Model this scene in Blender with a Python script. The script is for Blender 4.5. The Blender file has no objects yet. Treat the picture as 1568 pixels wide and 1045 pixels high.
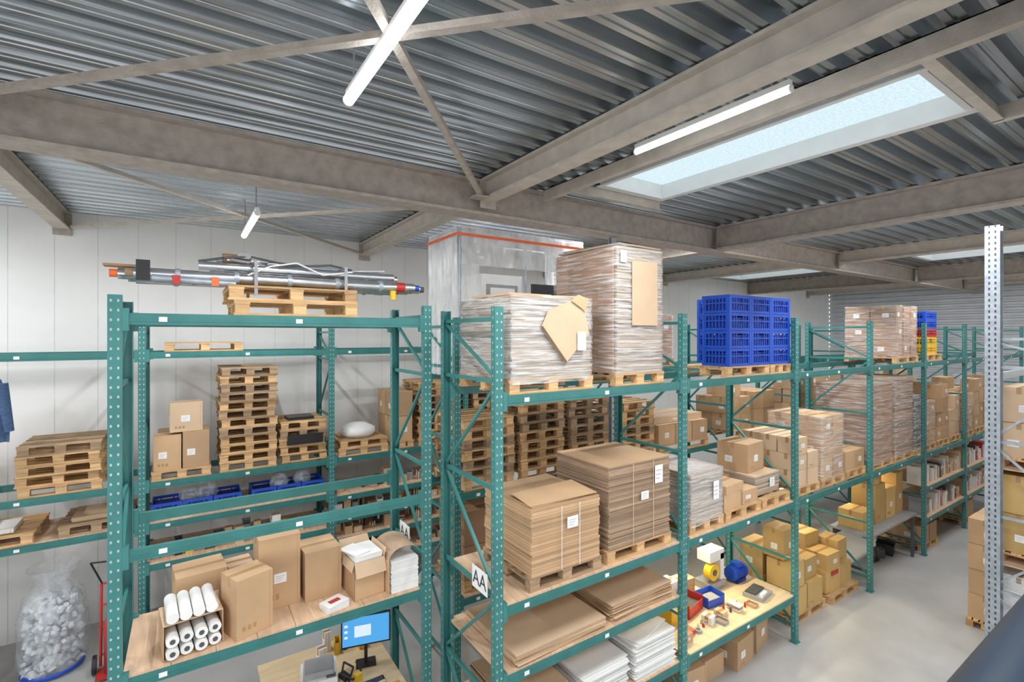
import bpy, math, random
from mathutils import Matrix, Vector
R=random.Random(7)
scene=bpy.context.scene
try:
    scene.view_settings.view_transform='Standard'
except Exception: pass

# ---------------------------------------------------------------- materials
def new_mat(name):
    m=bpy.data.materials.new(name); m.use_nodes=True
    nt=m.node_tree; b=nt.nodes['Principled BSDF']
    return m,nt,b
def mat(name,col,rough=.6,metal=0,var=.12,scale=6,stretch=(1,1,1),island=0.0,bump=0.0,bscale=None,spec=None,bdist=.01):
    m,nt,b=new_mat(name)
    N=nt.nodes.new; L=nt.links.new
    tc=N('ShaderNodeTexCoord'); mp=N('ShaderNodeMapping'); mp.inputs['Scale'].default_value=stretch
    L(tc.outputs['Object'],mp.inputs['Vector'])
    nz=N('ShaderNodeTexNoise'); nz.inputs['Scale'].default_value=scale; nz.inputs['Detail'].default_value=5
    L(mp.outputs[0],nz.inputs['Vector'])
    mr=N('ShaderNodeMapRange'); mr.inputs['From Min'].default_value=.3; mr.inputs['From Max'].default_value=.7
    mr.inputs['To Min'].default_value=1-var; mr.inputs['To Max'].default_value=1+var
    L(nz.outputs['Fac'],mr.inputs['Value'])
    out=mr.outputs[0]
    if island>0:
        g=N('ShaderNodeNewGeometry'); r2=N('ShaderNodeMapRange')
        r2.inputs['To Min'].default_value=1-island; r2.inputs['To Max'].default_value=1+island
        L(g.outputs['Random Per Island'],r2.inputs['Value'])
        mu=N('ShaderNodeMath'); mu.operation='MULTIPLY'; L(out,mu.inputs[0]); L(r2.outputs[0],mu.inputs[1]); out=mu.outputs[0]
    vm=N('ShaderNodeVectorMath'); vm.operation='SCALE'; vm.inputs[0].default_value=col
    L(out,vm.inputs['Scale']); L(vm.outputs[0],b.inputs['Base Color'])
    b.inputs['Roughness'].default_value=rough; b.inputs['Metallic'].default_value=metal
    if spec is not None: b.inputs['Specular IOR Level'].default_value=spec
    if bump>0:
        bp=N('ShaderNodeBump'); bp.inputs['Strength'].default_value=bump; bp.inputs['Distance'].default_value=bdist
        n2=N('ShaderNodeTexNoise'); n2.inputs['Scale'].default_value=bscale or scale*4; n2.inputs['Detail'].default_value=3
        L(mp.outputs[0],n2.inputs['Vector']); L(n2.outputs['Fac'],bp.inputs['Height']); L(bp.outputs[0],b.inputs['Normal'])
    return m
def emis(name,col,s):
    m,nt,b=new_mat(name); nt.nodes.remove(b)
    e=nt.nodes.new('ShaderNodeEmission'); e.inputs[0].default_value=(*col,1); e.inputs[1].default_value=s
    nt.links.new(e.outputs[0],nt.nodes['Material Output'].inputs[0]); return m
def film_mat(name,lo=.04,hi=.45,tint=(.93,.94,.95),ms=(2,2,26),bump=.4,fa=.45,fb=.75,rough=.2,ns=1.6,translucent=0,rot=(.25,.2,0)):
    m,nt,b=new_mat(name); N=nt.nodes.new; L=nt.links.new
    b.inputs['Base Color'].default_value=(*tint,1); b.inputs['Roughness'].default_value=rough
    tc=N('ShaderNodeTexCoord'); mp=N('ShaderNodeMapping'); mp.inputs['Scale'].default_value=ms; mp.inputs['Rotation'].default_value=rot
    L(tc.outputs['Object'],mp.inputs['Vector'])
    nz=N('ShaderNodeTexNoise'); nz.inputs['Scale'].default_value=ns; nz.inputs['Detail'].default_value=4; nz.inputs['Distortion'].default_value=.5
    L(mp.outputs[0],nz.inputs['Vector'])
    mr=N('ShaderNodeMapRange'); mr.inputs['From Min'].default_value=fa; mr.inputs['From Max'].default_value=fb
    mr.inputs['To Min'].default_value=lo; mr.inputs['To Max'].default_value=hi
    L(nz.outputs['Fac'],mr.inputs['Value'])
    bp=N('ShaderNodeBump'); bp.inputs['Strength'].default_value=bump; bp.inputs['Distance'].default_value=.02
    L(nz.outputs['Fac'],bp.inputs['Height']); L(bp.outputs[0],b.inputs['Normal'])
    surf=b.outputs[0]
    if translucent:
        tl=N('ShaderNodeBsdfTranslucent'); tl.inputs[0].default_value=(*tint,1); L(bp.outputs[0],tl.inputs['Normal'])
        m2=N('ShaderNodeMixShader'); m2.inputs[0].default_value=translucent; L(surf,m2.inputs[1]); L(tl.outputs[0],m2.inputs[2]); surf=m2.outputs[0]
    tr=N('ShaderNodeBsdfTransparent'); mx=N('ShaderNodeMixShader')
    L(mr.outputs[0],mx.inputs[0]); L(tr.outputs[0],mx.inputs[1]); L(surf,mx.inputs[2])
    L(mx.outputs[0],nt.nodes['Material Output'].inputs[0]); return m

TEAL=mat('rack_teal_paint',(.045,.205,.195),.38,0,.12,4)
TEALD=mat('rack_teal_beam',(.036,.185,.175),.4,0,.12,5)
HOLE=mat('slot_light',(.42,.50,.49),.7)  # pale colour paints the brightness seen through the post slots
GALV=mat('galvanised_steel',(.40,.445,.49),.42,.4,.16,14)
GALVH=mat('slot_dark',(.06,.07,.09),.7)
BEAM=mat('painted_steel_taupe',(.42,.37,.32),.62,0,.16,9,bump=.6,bscale=60)
BEAML=mat('painted_steel_light',(.54,.49,.425),.6,0,.12,7,bump=.3,bscale=50)
DECK=mat('galvanised_deck',(.42,.46,.485),.27,.85,.10,3,(.2,6,6),island=.08,bump=.25,bscale=1.6,bdist=.03)
WALL=mat('white_panel_wall',(.87,.87,.855),.55,0,.03,1.5)
WALLJ=mat('panel_joint',(.70,.69,.68),.7)
WALLC=mat('corrugated_cladding',(.66,.69,.71),.45,.2,.06,2)
FLOOR=mat('concrete_floor',(.45,.445,.435),.36,0,.15,1.1,bump=.05,bscale=30)
CARD=mat('cardboard',(.53,.345,.195),.75,0,.07,3,island=.17)
CARDL=mat('cardboard_light',(.65,.47,.31),.75,0,.06,3,island=.08)
CARDD=mat('cardboard_edge',(.36,.25,.165),.85,0,.12,5,(1,1,10),island=.28)
CARDG=mat('cardboard_grey_edge',(.44,.36,.285),.85,0,.1,5,(1,1,10),island=.22)
CARDY=mat('cardboard_yellowish',(.58,.385,.15),.75,0,.06,3,island=.16)  # yellow from the warm lamps is put into the carton colour
CARDR=mat('cardboard_brown_dark',(.36,.21,.12),.8,0,.1,4,island=.14)
SEAM=mat('carton_seam',(.16,.09,.045),.9)
TAPE=mat('packing_tape',(.44,.26,.12),.25,0,.05,3)
LABEL=mat('paper_label',(.86,.86,.85),.6,0,.02)
INK=mat('printed_ink',(.05,.05,.055),.7)
INKL=mat('printed_ink_grey',(.30,.30,.31),.7)
REDP=mat('red_paint',(.50,.035,.03),.4)
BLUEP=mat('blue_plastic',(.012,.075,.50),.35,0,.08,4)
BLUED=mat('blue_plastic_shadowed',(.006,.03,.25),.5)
YELP=mat('yellow_plastic',(.8,.5,.03),.4)
GRNP=mat('green_plastic',(.12,.5,.08),.4)
BLK=mat('black_plastic',(.018,.018,.02),.4)
DGR=mat('dark_grey_plastic',(.08,.085,.09),.5)
GRY=mat('grey_plastic',(.32,.33,.34),.45)
WHT=mat('white_plastic',(.80,.80,.79),.4,0,.03)
PAPER=mat('white_paper',(.84,.84,.82),.7,0,.03,4,island=.06)
WOOD=mat('pallet_wood',(.60,.38,.185),.75,0,.24,5,(1,7,7),island=.28,bump=.2,bscale=20)
WOODO=mat('pallet_wood_old',(.38,.26,.155),.8,0,.25,5,(1,7,7),island=.32,bump=.2,bscale=20)
PLY=mat('shelf_board',(.66,.455,.30),.6,0,.14,3,(8,1,8),island=.10)
PLYY=mat('plywood_worktop',(.74,.57,.35),.5,0,.12,2,(1,6,1))
ALU=mat('aluminium_tube',(.74,.76,.79),.2,.9,.1,8)
FILM=film_mat('stretch_film',.06,.52,bump=.7,fa=.42,fb=.7,rough=.1)
FILMH=film_mat('stretch_film_dense',.12,.62,bump=.8,fa=.42,fb=.7,rough=.1)
TARP=film_mat('white_tarpaulin',.50,.88,(.95,.955,.96),(1,1,.35),1.0,.35,.65,.2,5.0,.45,(.1,.1,0))
BAG=film_mat('clear_plastic_bag',.18,.55,(.78,.83,.88),(1,1,.6),.9,.42,.7,.1,7)
FOAM=mat('white_foam_pieces',(.66,.69,.72),.8,island=.18)
ORNG=mat('orange_band',(.80,.16,.04),.5)
NAVY=mat('railing_navy_paint',(.012,.03,.055),.35)
DENIM=mat('denim_cloth',(.06,.11,.22),.9,0,.2,30)
TUBE=emis('fluorescent_tube',(.93,.96,1.0),9)
WARMT=emis('warm_tube',(1,.86,.5),6)
def sky_mat():
    m,nt,b=new_mat('skylight_polycarbonate'); nt.nodes.remove(b); N=nt.nodes.new; L=nt.links.new
    tc=N('ShaderNodeTexCoord'); nz=N('ShaderNodeTexNoise'); nz.inputs['Scale'].default_value=34; nz.inputs['Detail'].default_value=4
    L(tc.outputs['Object'],nz.inputs['Vector'])
    cr=N('ShaderNodeValToRGB'); cr.color_ramp.elements[0].position=.36; cr.color_ramp.elements[0].color=(.60,.78,.86,1)
    cr.color_ramp.elements[1].position=.64; cr.color_ramp.elements[1].color=(.76,.90,.95,1)
    L(nz.outputs['Fac'],cr.inputs[0]); e=N('ShaderNodeEmission'); e.inputs[1].default_value=1.08
    L(cr.outputs[0],e.inputs[0]); L(e.outputs[0],nt.nodes['Material Output'].inputs[0]); return m
SKYM=sky_mat()
SCREEN=emis('screen_blue',(.10,.42,.85),1.0)
SCREENW=emis('screen_window',(.75,.88,1.0),1.0)
for m_ in (SCREEN,SCREENW,TUBE,WARMT):
    try: m_.cycles.emission_sampling='NONE'
    except Exception: pass

# ---------------------------------------------------------------- mesh builder
class MB:
    def __init__(s): s.v=[];s.f=[];s.mi=[];s.sm=[];s.mats=[];s.M=Matrix.Identity(4)
    def m(s,mt):
        if mt not in s.mats: s.mats.append(mt)
        return s.mats.index(mt)
    def add(s,vs,fs,mt,smooth=False):
        b=len(s.v); i=s.m(mt)
        for p in vs: s.v.append(s.M@Vector(p))
        for f in fs: s.f.append([b+k for k in f]); s.mi.append(i); s.sm.append(smooth)
    def box(s,x0,x1,y0,y1,z0,z1,mt,rz=0,top=1.0):
        cx,cy=(x0+x1)/2,(y0+y1)/2; vs=[]
        for z in (z0,z1):
            k=top if z==z1 else 1
            for x,y in ((x0,y0),(x1,y0),(x1,y1),(x0,y1)):
                dx,dy=(x-cx)*k,(y-cy)*k
                vs.append((cx+dx*math.cos(rz)-dy*math.sin(rz),cy+dx*math.sin(rz)+dy*math.cos(rz),z))
        s.add(vs,[(3,2,1,0),(4,5,6,7),(0,1,5,4),(1,2,6,5),(2,3,7,6),(3,0,4,7)],mt)
    def quad(s,a,b,c,d,mt): s.add([a,b,c,d],[(0,1,2,3)],mt)
    def cyl(s,p0,p1,r,mt,n=14,r1=None,caps=True,smooth=True):
        p0=Vector(p0);p1=Vector(p1); r1=r if r1 is None else r1
        ax=(p1-p0).normalized(); t=Vector((0,0,1)) if abs(ax.z)<.9 else Vector((1,0,0))
        u=ax.cross(t).normalized(); w=ax.cross(u); vs=[]
        for p,rr in ((p0,r),(p1,r1)):
            for i in range(n):
                a=2*math.pi*i/n; vs.append(p+u*math.cos(a)*rr+w*math.sin(a)*rr)
        s.add(vs,[(i,(i+1)%n,n+(i+1)%n,n+i) for i in range(n)],mt,smooth)
        if caps: s.add(vs,[tuple(range(n-1,-1,-1)),tuple(range(n,2*n))],mt)
    def hose(s,pts,r,mt,n=8):
        for a,b in zip(pts,pts[1:]): s.cyl(a,b,r,mt,n)
    def bar(s,p0,p1,w,h,mt):
        p0=Vector(p0);p1=Vector(p1); ax=(p1-p0).normalized()
        t=Vector((0,0,1)) if abs(ax.z)<.9 else Vector((1,0,0))
        u=ax.cross(t).normalized()*w/2; v=u.cross(ax).normalized()*h/2
        vs=[p+a*u+b*v for p in (p0,p1) for a,b in ((-1,-1),(1,-1),(1,1),(-1,1))]
        s.add(vs,[(3,2,1,0),(4,5,6,7),(0,1,5,4),(1,2,6,5),(2,3,7,6),(3,0,4,7)],mt)
    def lathe(s,c,prof,mt,n=16,wob=0,rr=R):
        vs=[];fs=[]
        for k,(r,z) in enumerate(prof):
            for i in range(n):
                a=2*math.pi*i/n; q=r*(1+rr.uniform(-wob,wob)); vs.append((c[0]+q*math.cos(a),c[1]+q*math.sin(a),c[2]+z))
        for k in range(len(prof)-1):
            for i in range(n): fs.append((k*n+i,k*n+(i+1)%n,(k+1)*n+(i+1)%n,(k+1)*n+i))
        s.add(vs,fs,mt,True)
    def build(s,name,bevel=0):
        xs=[p.x for p in s.v];ys=[p.y for p in s.v];zs=[p.z for p in s.v]
        o=Vector(((min(xs)+max(xs))/2,(min(ys)+max(ys))/2,min(zs)))
        me=bpy.data.meshes.new(name); me.from_pydata([tuple(p-o) for p in s.v],[],s.f)
        for mt in s.mats: me.materials.append(mt)
        me.polygons.foreach_set('material_index',s.mi); me.polygons.foreach_set('use_smooth',s.sm); me.update()
        ob=bpy.data.objects.new(name,me); ob.location=o; scene.collection.objects.link(ob)
        if bevel:
            md=ob.modifiers.new('bevel','BEVEL'); md.width=bevel; md.segments=2; md.limit_method='ANGLE'
        return ob

# ---------------------------------------------------------------- parts
def pallet(mb,cx,cy,z,w=1.2,d=.8,rz=0,mt=WOOD):
    old=mb.M; mb.M=old@Matrix.Translation((cx,cy,z))@Matrix.Rotation(rz,4,'Z')
    bw=.1
    for yy in (-d/2+bw/2,0,d/2-bw/2):
        mb.box(-w/2,w/2,yy-bw/2,yy+bw/2,0,.022,mt)
        for xx in (-w/2+.07,0,w/2-.07): mb.box(xx-.06,xx+.06,yy-bw/2+.004,yy+bw/2-.004,.022,.10,mt)
    for xx in (-w/2+.07,0,w/2-.07): mb.box(xx-.065,xx+.065,-d/2,d/2,.10,.122,mt)
    for k in range(6):
        yy=-d/2+.055+k*(d-.11)/5; h=.05 if k%2==0 else .042
        mb.box(-w/2,w/2,yy-h,yy+h,.122,.144,mt)
    mb.M=old
    return z+.145
def pallet_stack(cx,cy,z,n,w=1.2,d=.8,mt=WOOD,name='pallet_stack',extra=None):
    mb=MB()
    for i in range(n):
        m2=mt if R.random()<.75 else (WOODO if mt is WOOD else WOOD)
        z=pallet(mb,cx+R.uniform(-.02,.02),cy+R.uniform(-.02,.02),z,w,d,R.uniform(-.025,.025),m2)
    if extra: extra(mb,z)
    return mb.build(name)
def label(mb,x,y,z,w,h,face='-y'):
    e=.003
    if face=='-y':
        mb.box(x-w/2,x+w/2,y-e,y,z,z+h,LABEL)
        for k in range(3): mb.box(x-w*.38,x+w*(.1+.12*k),y-e*1.5,y-e,z+h*(.25+.22*k),z+h*(.28+.22*k),INKL)
    else:
        mb.box(x-e,x,y-w/2,y+w/2,z,z+h,LABEL)
        for k in range(3): mb.box(x-e*1.5,x-e,y-w*.1*(k+1),y+w*.38,z+h*(.25+.22*k),z+h*(.28+.22*k),INKL)
def carton(mb,cx,cy,z,w,d,h,rz=0,mt=CARD,lab=True,tape=True):
    old=mb.M; mb.M=old@Matrix.Translation((cx,cy,z))@Matrix.Rotation(rz,4,'Z')
    mb.box(-w/2,w/2,-d/2,d/2,0,h-.006,mt)
    mb.box(-w/2,w/2,-d/2,-.004,h-.006,h,mt); mb.box(-w/2,w/2,.004,d/2,h-.006,h,mt)
    mb.box(-w/2+.001,w/2-.001,-.004,.004,h-.006,h-.002,SEAM)
    if tape:
        t=.026
        mb.box(-w/2-.001,w/2+.001,-t,t,h,h+.0015,TAPE)
        mb.box(-w/2-.002,-w/2,-t,t,h-.09,h,TAPE); mb.box(w/2,w/2+.002,-t,t,h-.09,h,TAPE)
    mb.box(w/2-.03,w/2-.027,-d/2-.001,-d/2,0,h,TAPE)
    if lab:
        if R.random()<.5: label(mb,R.uniform(-w*.2,w*.2),-d/2,h*.35,min(.12,w*.3),min(.10,h*.25))
        if R.random()<.4: label(mb,-w/2,R.uniform(-d*.15,d*.15),h*.3,min(.12,d*.3),min(.10,h*.25),'-x')
        if R.random()<.5:
            for q in range(3): mb.box(-w*.35+q*.05,-w*.35+q*.05+.03,-d/2-.0015,-d/2,h*.12,h*.2,TAPE)
    mb.M=old
def sheets(mb,x0,x1,y0,y1,z0,z1,t=.03,jit=.008,mt=CARDD,topm=CARD):
    z=z0
    while z<z1-1e-4:
        tt=min(t*R.uniform(.7,1.3),z1-z); jx,jy=R.uniform(-jit,jit),R.uniform(-jit,jit)
        mb.box(x0+jx,x1+jx,y0+jy,y1+jy,z,z+tt*.92,mt)
        z+=tt
    mb.box(x0,x1,y0,y1,z-.004,z+.008,topm)
def film(mb,x0,x1,y0,y1,z0,z1,mt=FILM,n=10,k=12,amp=.014,cap=True):
    pts=[]
    for i in range(n): pts.append((x0+(x1-x0)*i/n,y0,0,-1))
    for i in range(n): pts.append((x1,y0+(y1-y0)*i/n,1,0))
    for i in range(n): pts.append((x1-(x1-x0)*i/n,y1,0,1))
    for i in range(n): pts.append((x0,y1-(y1-y0)*i/n,-1,0))
    vs=[];fs=[];N=len(pts)
    for j in range(k+1):
        z=z0+(z1-z0)*j/k
        for (x,y,a,b) in pts:
            o=.014+R.uniform(0,amp); vs.append((x+a*o,y+b*o,z+R.uniform(-.01,.01)*(0<j<k)))
    for j in range(k):
        for i in range(N): fs.append((j*N+i,j*N+(i+1)%N,(j+1)*N+(i+1)%N,(j+1)*N+i))
    mb.add(vs,fs,mt,True)
    if cap: mb.quad((x0-.01,y0-.01,z1+.003),(x1+.01,y0-.01,z1+.003),(x1+.01,y1+.01,z1+.003),(x0-.01,y1+.01,z1+.003),mt)
def crate(mb,x0,y0,z,w,d,h,mt=BLUEP,dk=BLUED):
    x1,y1=x0+w,y0+d; r=.018
    mb.box(x0+.02,x1-.02,y0+.02,y1-.02,z,z+.02,mt)
    for zz,hh in ((z+h-.045,.045),(z,.04),(z+h*.52,.02)):
        mb.box(x0,x1,y0,y0+r,zz,zz+hh,mt); mb.box(x0,x1,y1-r,y1,zz,zz+hh,mt)
        mb.box(x0,x0+r,y0+r,y1-r,zz,zz+hh,mt); mb.box(x1-r,x1,y0+r,y1-r,zz,zz+hh,mt)
    for (a,b) in ((x0,y0),(x1-.04,y0),(x0,y1-.04),(x1-.04,y1-.04)): mb.box(a-.003,a+.043,b-.003,b+.043,z,z+h-.005,mt)
    n=int(w/.055)
    for i in range(1,n):
        xx=x0+w*i/n
        if abs(xx-(x0+x1)/2)<.075: lim=z+h*.55
        else: lim=z+h
        for yy in (y0+.003,y1-.012): mb.box(xx-.009,xx+.009,yy,yy+.009,z,lim-.03,mt)
    n=int(d/.055)
    for i in range(1,n):
        yy=y0+d*i/n
        for xx in (x0+.003,x1-.012): mb.box(xx,xx+.009,yy-.009,yy+.009,z,z+h-.03,mt)
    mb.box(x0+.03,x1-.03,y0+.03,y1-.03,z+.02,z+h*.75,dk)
def bottle(mb,x,y,z,r,h,mt,capm):
    mb.lathe((x,y,z),[(0,0),(r,0),(r,h*.68),(r*.45,h*.82),(r*.4,h*.88)],mt,10)
    mb.lathe((x,y,z),[(r*.48,h*.87),(r*.48,h),(0,h)],capm,10)
def openbin(mb,x,y,z,w,d,h,mt,rz=0):
    old=mb.M; mb.M=old@Matrix.Translation((x,y,z))@Matrix.Rotation(rz,4,'Z'); t=.008
    mb.box(-w/2,w/2,-d/2,d/2,0,t,mt)
    mb.box(-w/2,w/2,-d/2,-d/2+t,t,h*.75,mt); mb.box(-w/2,w/2,d/2-t,d/2,t,h,mt)
    mb.box(-w/2,-w/2+t,-d/2,d/2,t,h,mt); mb.box(w/2-t,w/2,-d/2,d/2,t,h,mt)
    mb.box(-w/2-.006,w/2+.006,d/2-.002,d/2+.008,h-.015,h,mt)
    mb.box(-w/2+.02,w/2-.02,-d/2+.02,d/2-.02,t,h*.5,R.choice([DGR,GRY,PAPER,CARDD]))
    mb.M=old
def clutter(name,x0,x1,y0,y1,z,n,hmax=.3,seed=1,cols=None):
    rr=random.Random(seed); mb=MB(); cols=cols or [REDP,BLUEP,YELP,BLK,DGR,GRY,WHT,CARD,CARDL,GRNP,PAPER]
    cell=max(.06,(x1-x0)/n)
    for i in range(n):
        x=x0+(i+.5)*(x1-x0)/n; y=rr.uniform(y0+.08,y1-.08); k=rr.random(); c=rr.choice(cols); h=rr.uniform(.35,1)*hmax
        w=cell*rr.uniform(.7,.95); a=rr.uniform(-.2,.2)
        if k<.35: openbin(mb,x,y,z,w,min(.3,w*1.3),h*.7,c,a)
        elif k<.6: carton(mb,x,y,z,w,min(.3,w*1.2),h,a,rr.choice([CARD,CARDL,WHT,c]))
        elif k<.78:
            for q in range(3): bottle(mb,x+(q-1)*w*.3,y+rr.uniform(-.05,.05),z,w*.13,h*.8,rr.choice(cols),rr.choice(cols))
        elif k<.9:
            mb.cyl((x,y,z),(x,y,z+h*.35),w*.4,c,18); mb.cyl((x,y,z+h*.35),(x,y,z+h*.42),w*.2,DGR,14)
        else:
            for q in range(5): mb.box(x-w/2,x+w/2,y-.1,y+.1,z+q*.02,z+q*.02+.016,rr.choice(cols),a+rr.uniform(-.1,.1))
    return mb.build(name)

# ---------------------------------------------------------------- racks
def post(mb,x,y,H,out,mt,hole,w=.095,dp=.075):
    t=.006
    yf=y; yb=y-out*dp
    a,b=sorted((yf,yf-out*t)); mb.box(x-w/2,x+w/2,a,b,0,H,mt)
    a,b=sorted((yf-out*t,yb))
    mb.box(x-w/2,x-w/2+t,a,b,0,H,mt); mb.box(x+w/2-t,x+w/2,a,b,0,H,mt)
    mb.box(x-w/2-.02,x+w/2+.02,min(yf,yb)-.02,max(yf,yb)+.02,0,.008,mt)
    z=.15
    e=.0015
    k_=w/.095
    while z<H-.04:
        for s_ in (-1,1):
            xx=x+s_*.024*k_; hw,hh=.006*k_,.011*k_
            yy=yf+out*e
            mb.add([(xx-hw,yy,z-hh),(xx+hw,yy,z-hh),(xx+hw*1.3,yy,z),(xx+hw,yy,z+hh),(xx-hw,yy,z+hh),(xx-hw*1.3,yy,z)],[(0,1,2,3,4,5)],hole)
        xx=x-w/2-e
        for yy in ((yf+yb)/2,) if dp<.1 else (yf*.7+yb*.3,yf*.3+yb*.7):
            hw=.006*k_
            mb.add([(xx,yy-hw,z+.03),(xx,yy+hw,z+.03),(xx,yy+hw,z+.03+.022*k_),(xx,yy-hw,z+.03+.022*k_)],[(0,1,2,3)],hole)
        z+=.08
def frame(mb,x,y0,y1,H,mt,hole,rb=.03,zb=None,w=.095,dp=.075):
    post(mb,x,y0,H,-1,mt,hole,w,dp); post(mb,x,y1,H,1,mt,hole,w,dp)
    zt=zb or H-.12
    zs=[.25]
    while zs[-1]+1.05<zt: zs.append(zs[-1]+1.05)
    if zt-zs[-1]>.3: zs.append(zt)
    for i,z in enumerate(zs):
        mb.bar((x,y0+.04,z),(x,y1-.04,z),rb,rb+.01,mt)
        if i<len(zs)-1:
            a,b=(y0+.05,y1-.05) if i%2==0 else (y1-.05,y0+.05)
            mb.bar((x+.004,a,z+.03),(x+.004,b,zs[i+1]-.03),rb,rb,mt)
def rack(name,xs,y0,y1,H,levels,mt=TEAL,bm=TEALD,hole=HOLE,bh=.10,zb=None,w=.095,dp=.075):
    mb=MB()
    for x in xs: frame(mb,x,y0,y1,H,mt,hole,zb=zb,w=w,dp=dp)
    for i in range(len(xs)-1):
        for lv in levels[i]:
            z=lv[0]; deck=lv[1] if len(lv)>1 else None
            xa,xb=xs[i]+w/2,xs[i+1]-w/2
            for yy,o in ((y0+.005,-1),(y1-.055,1)):
                mb.box(xa,xb,yy,yy+.05,z-bh,z,bm)
                f=yy-.004 if o<0 else yy+.05
                mb.box(xa,xb,f,f+.004,z-bh*.72,z-bh*.55,bm)
                for xe in (xa,xb-.045):
                    mb.box(xe,xe+.045,yy-.008,yy+.058,z-bh-.05,z+.04,mt)
                if o<0: 
                    mb.box(xa+.25,xa+.31,yy-.006,yy-.004,z-bh*.72,z-bh*.3,LABEL)
                    mb.box((xa+xb)/2,(xa+xb)/2+.06,yy-.006,yy-.004,z-bh*.72,z-bh*.3,LABEL)
            if deck is not None:
                n=int((xb-xa)/.3); ww=(xb-xa)/n
                for k in range(n): mb.box(xa+k*ww+.002,xa+(k+1)*ww-.002,y0+.012,y1-.012,z+.001,z+.022,deck)
    return mb.build(name)
X1=[2.51+2.8*i for i in range(8)]
L4,L2=4.31,2.26
rack('pallet_rack',X1,4.0,5.2,5.18,
 [[(L4,),(L2,PLY),(1.58,PLY),(.75,PLY)],[(L4,),(L2,PLY),(.76,PLYY)],[(L4,),(L2,)],[(L4,),(L2,)],[(L4,),(L2,),(1.5,PLY),(.8,PLY)],[(L4,),(L2,),(1.5,PLY),(.8,PLY)],[(L4,),(L2,)]])
rack('pallet_rack',[-.49,2.30],5.2,6.3,5.24,[[(5.09,),(3.09,),(2.02,PLY)]])
rack('pallet_rack',[-6.2,-3.38,-.56,2.25,5.06,7.87],9.4,10.5,5.08,[[(4.64,),(2.62,),(1.98,PLY)]]*2+[[(4.64,),(2.62,),(1.98,PLY),(1.35,PLY)]]+[[(4.64,),(2.62,),(1.9,PLY),(1.5,PLY),(1.1,PLY),(.6,PLY)]]+[[(4.64,),(2.62,)]])
rack('pallet_rack',[3.15,6.3,9.6,12.5,15.3,18.1,20.9],6.1,7.2,5.15,[[(L4,),(2.68,),(1.2,PLY)]]*6)
rack('pallet_rack',[9.55,12.3,15.1,17.9,20.7],1.0,2.1,6.45,[[(4.35,),(3.0,PLY),(1.65,PLY)]]*4,mt=GALV,bm=GALV,hole=GALVH,zb=4.85,w=.16,dp=.16)

# ---------------------------------------------------------------- room shell
XL,XR,YN,YF,ZC=-6.5,25.0,-4.0,10.9,6.95
mb=MB(); mb.box(XL,XR,YN,YF,-.2,0,FLOOR); mb.build('floor')
mb=MB(); mb.box(XL,XR,YF,YF+.2,0,7.1,WALL)
x=XL+.3
while x<XR: mb.box(x-.005,x+.005,YF-.002,YF,0,7.05,WALLJ); x+=.55
mb.build('wall_back')
mb=MB()
mb.box(XR+.06,XR+.2,YN,YF,0,7.1,WALLC)
z=0.0
while z<7.0:
    mb.add([(XR+.06,YN,z),(XR,YN,z+.04),(XR,YN,z+.12),(XR+.06,YN,z+.16),(XR+.06,YF,z),(XR,YF,z+.04),(XR,YF,z+.12),(XR+.06,YF,z+.16)],
           [(0,4,5,1),(1,5,6,2),(2,6,7,3)],WALLC); z+=.2
mb.build('wall_right')
SKY=[(4.68,5.82,1.42,4.78),(14.8,16.6,6.9,10.1),(14.8,16.6,1.4,4.7)]
mb=MB(); p=.25; y=YN
while y<YF-.01:
    segs=[(XL,XR)]
    for (a,b,c,d) in SKY:
        if y+p>c and y<d:
            ns=[]
            for s0,s1 in segs:
                if s0<a<s1: ns+= [(s0,a),(b,s1)]
                else: ns.append((s0,s1))
            segs=ns
    prof=[(y,ZC),(y+.045,ZC),(y+.05,ZC+.012),(y+.065,ZC+.012),(y+.07,ZC),(y+.115,ZC),(y+.145,ZC+.1),(y+.22,ZC+.1),(y+p,ZC)]
    for s0,s1 in segs:
        cuts=[s0]+[c for c in (-1.7,3.3,8.4,13.4,18.4) if s0<c<s1]+[s1]
        for c0,c1 in zip(cuts,cuts[1:]):
            vs=[(c0,a,b) for a,b in prof]+[(c1,a,b) for a,b in prof]; n=len(prof)
            mb.add(vs,[(i,i+1,n+i+1,n+i) for i in range(n-1)],DECK)
    y+=p
mb.box(XL,4.6,YN,YF,7.12,7.2,GRY); mb.box(5.9,14.7,YN,YF,7.12,7.2,GRY); mb.box(16.7,XR,YN,YF,7.12,7.2,GRY)
mb.box(4.6,5.9,YN,1.3,7.12,7.2,GRY); mb.box(4.6,5.9,4.9,YF,7.12,7.2,GRY)
mb.build('ceiling')
for i,(a,b,c,d) in enumerate(SKY):
    mb=MB(); t=.05; zt=7.11
    mb.box(a-t,a,c-t,d+t,ZC-.03,zt,WHT); mb.box(b,b+t,c-t,d+t,ZC-.03,zt,WHT)
    mb.box(a,b,c-t,c,ZC-.03,zt,WHT); mb.box(a,b,d,d+t,ZC-.03,zt,WHT)
    mb.box(b,b+.10,c-.10,d+.12,ZC-.045,ZC-.03,WHT); mb.box(a,b,d,d+.12,ZC-.045,ZC-.03,WHT); mb.box(a-.06,a,c-.10,d+.12,ZC-.045,ZC-.03,WHT)
    mb.box(a-t,b+t,c-t,d+t,zt,zt+.02,SKYM)
    mb.build('window_%d'%(i+1))

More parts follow.
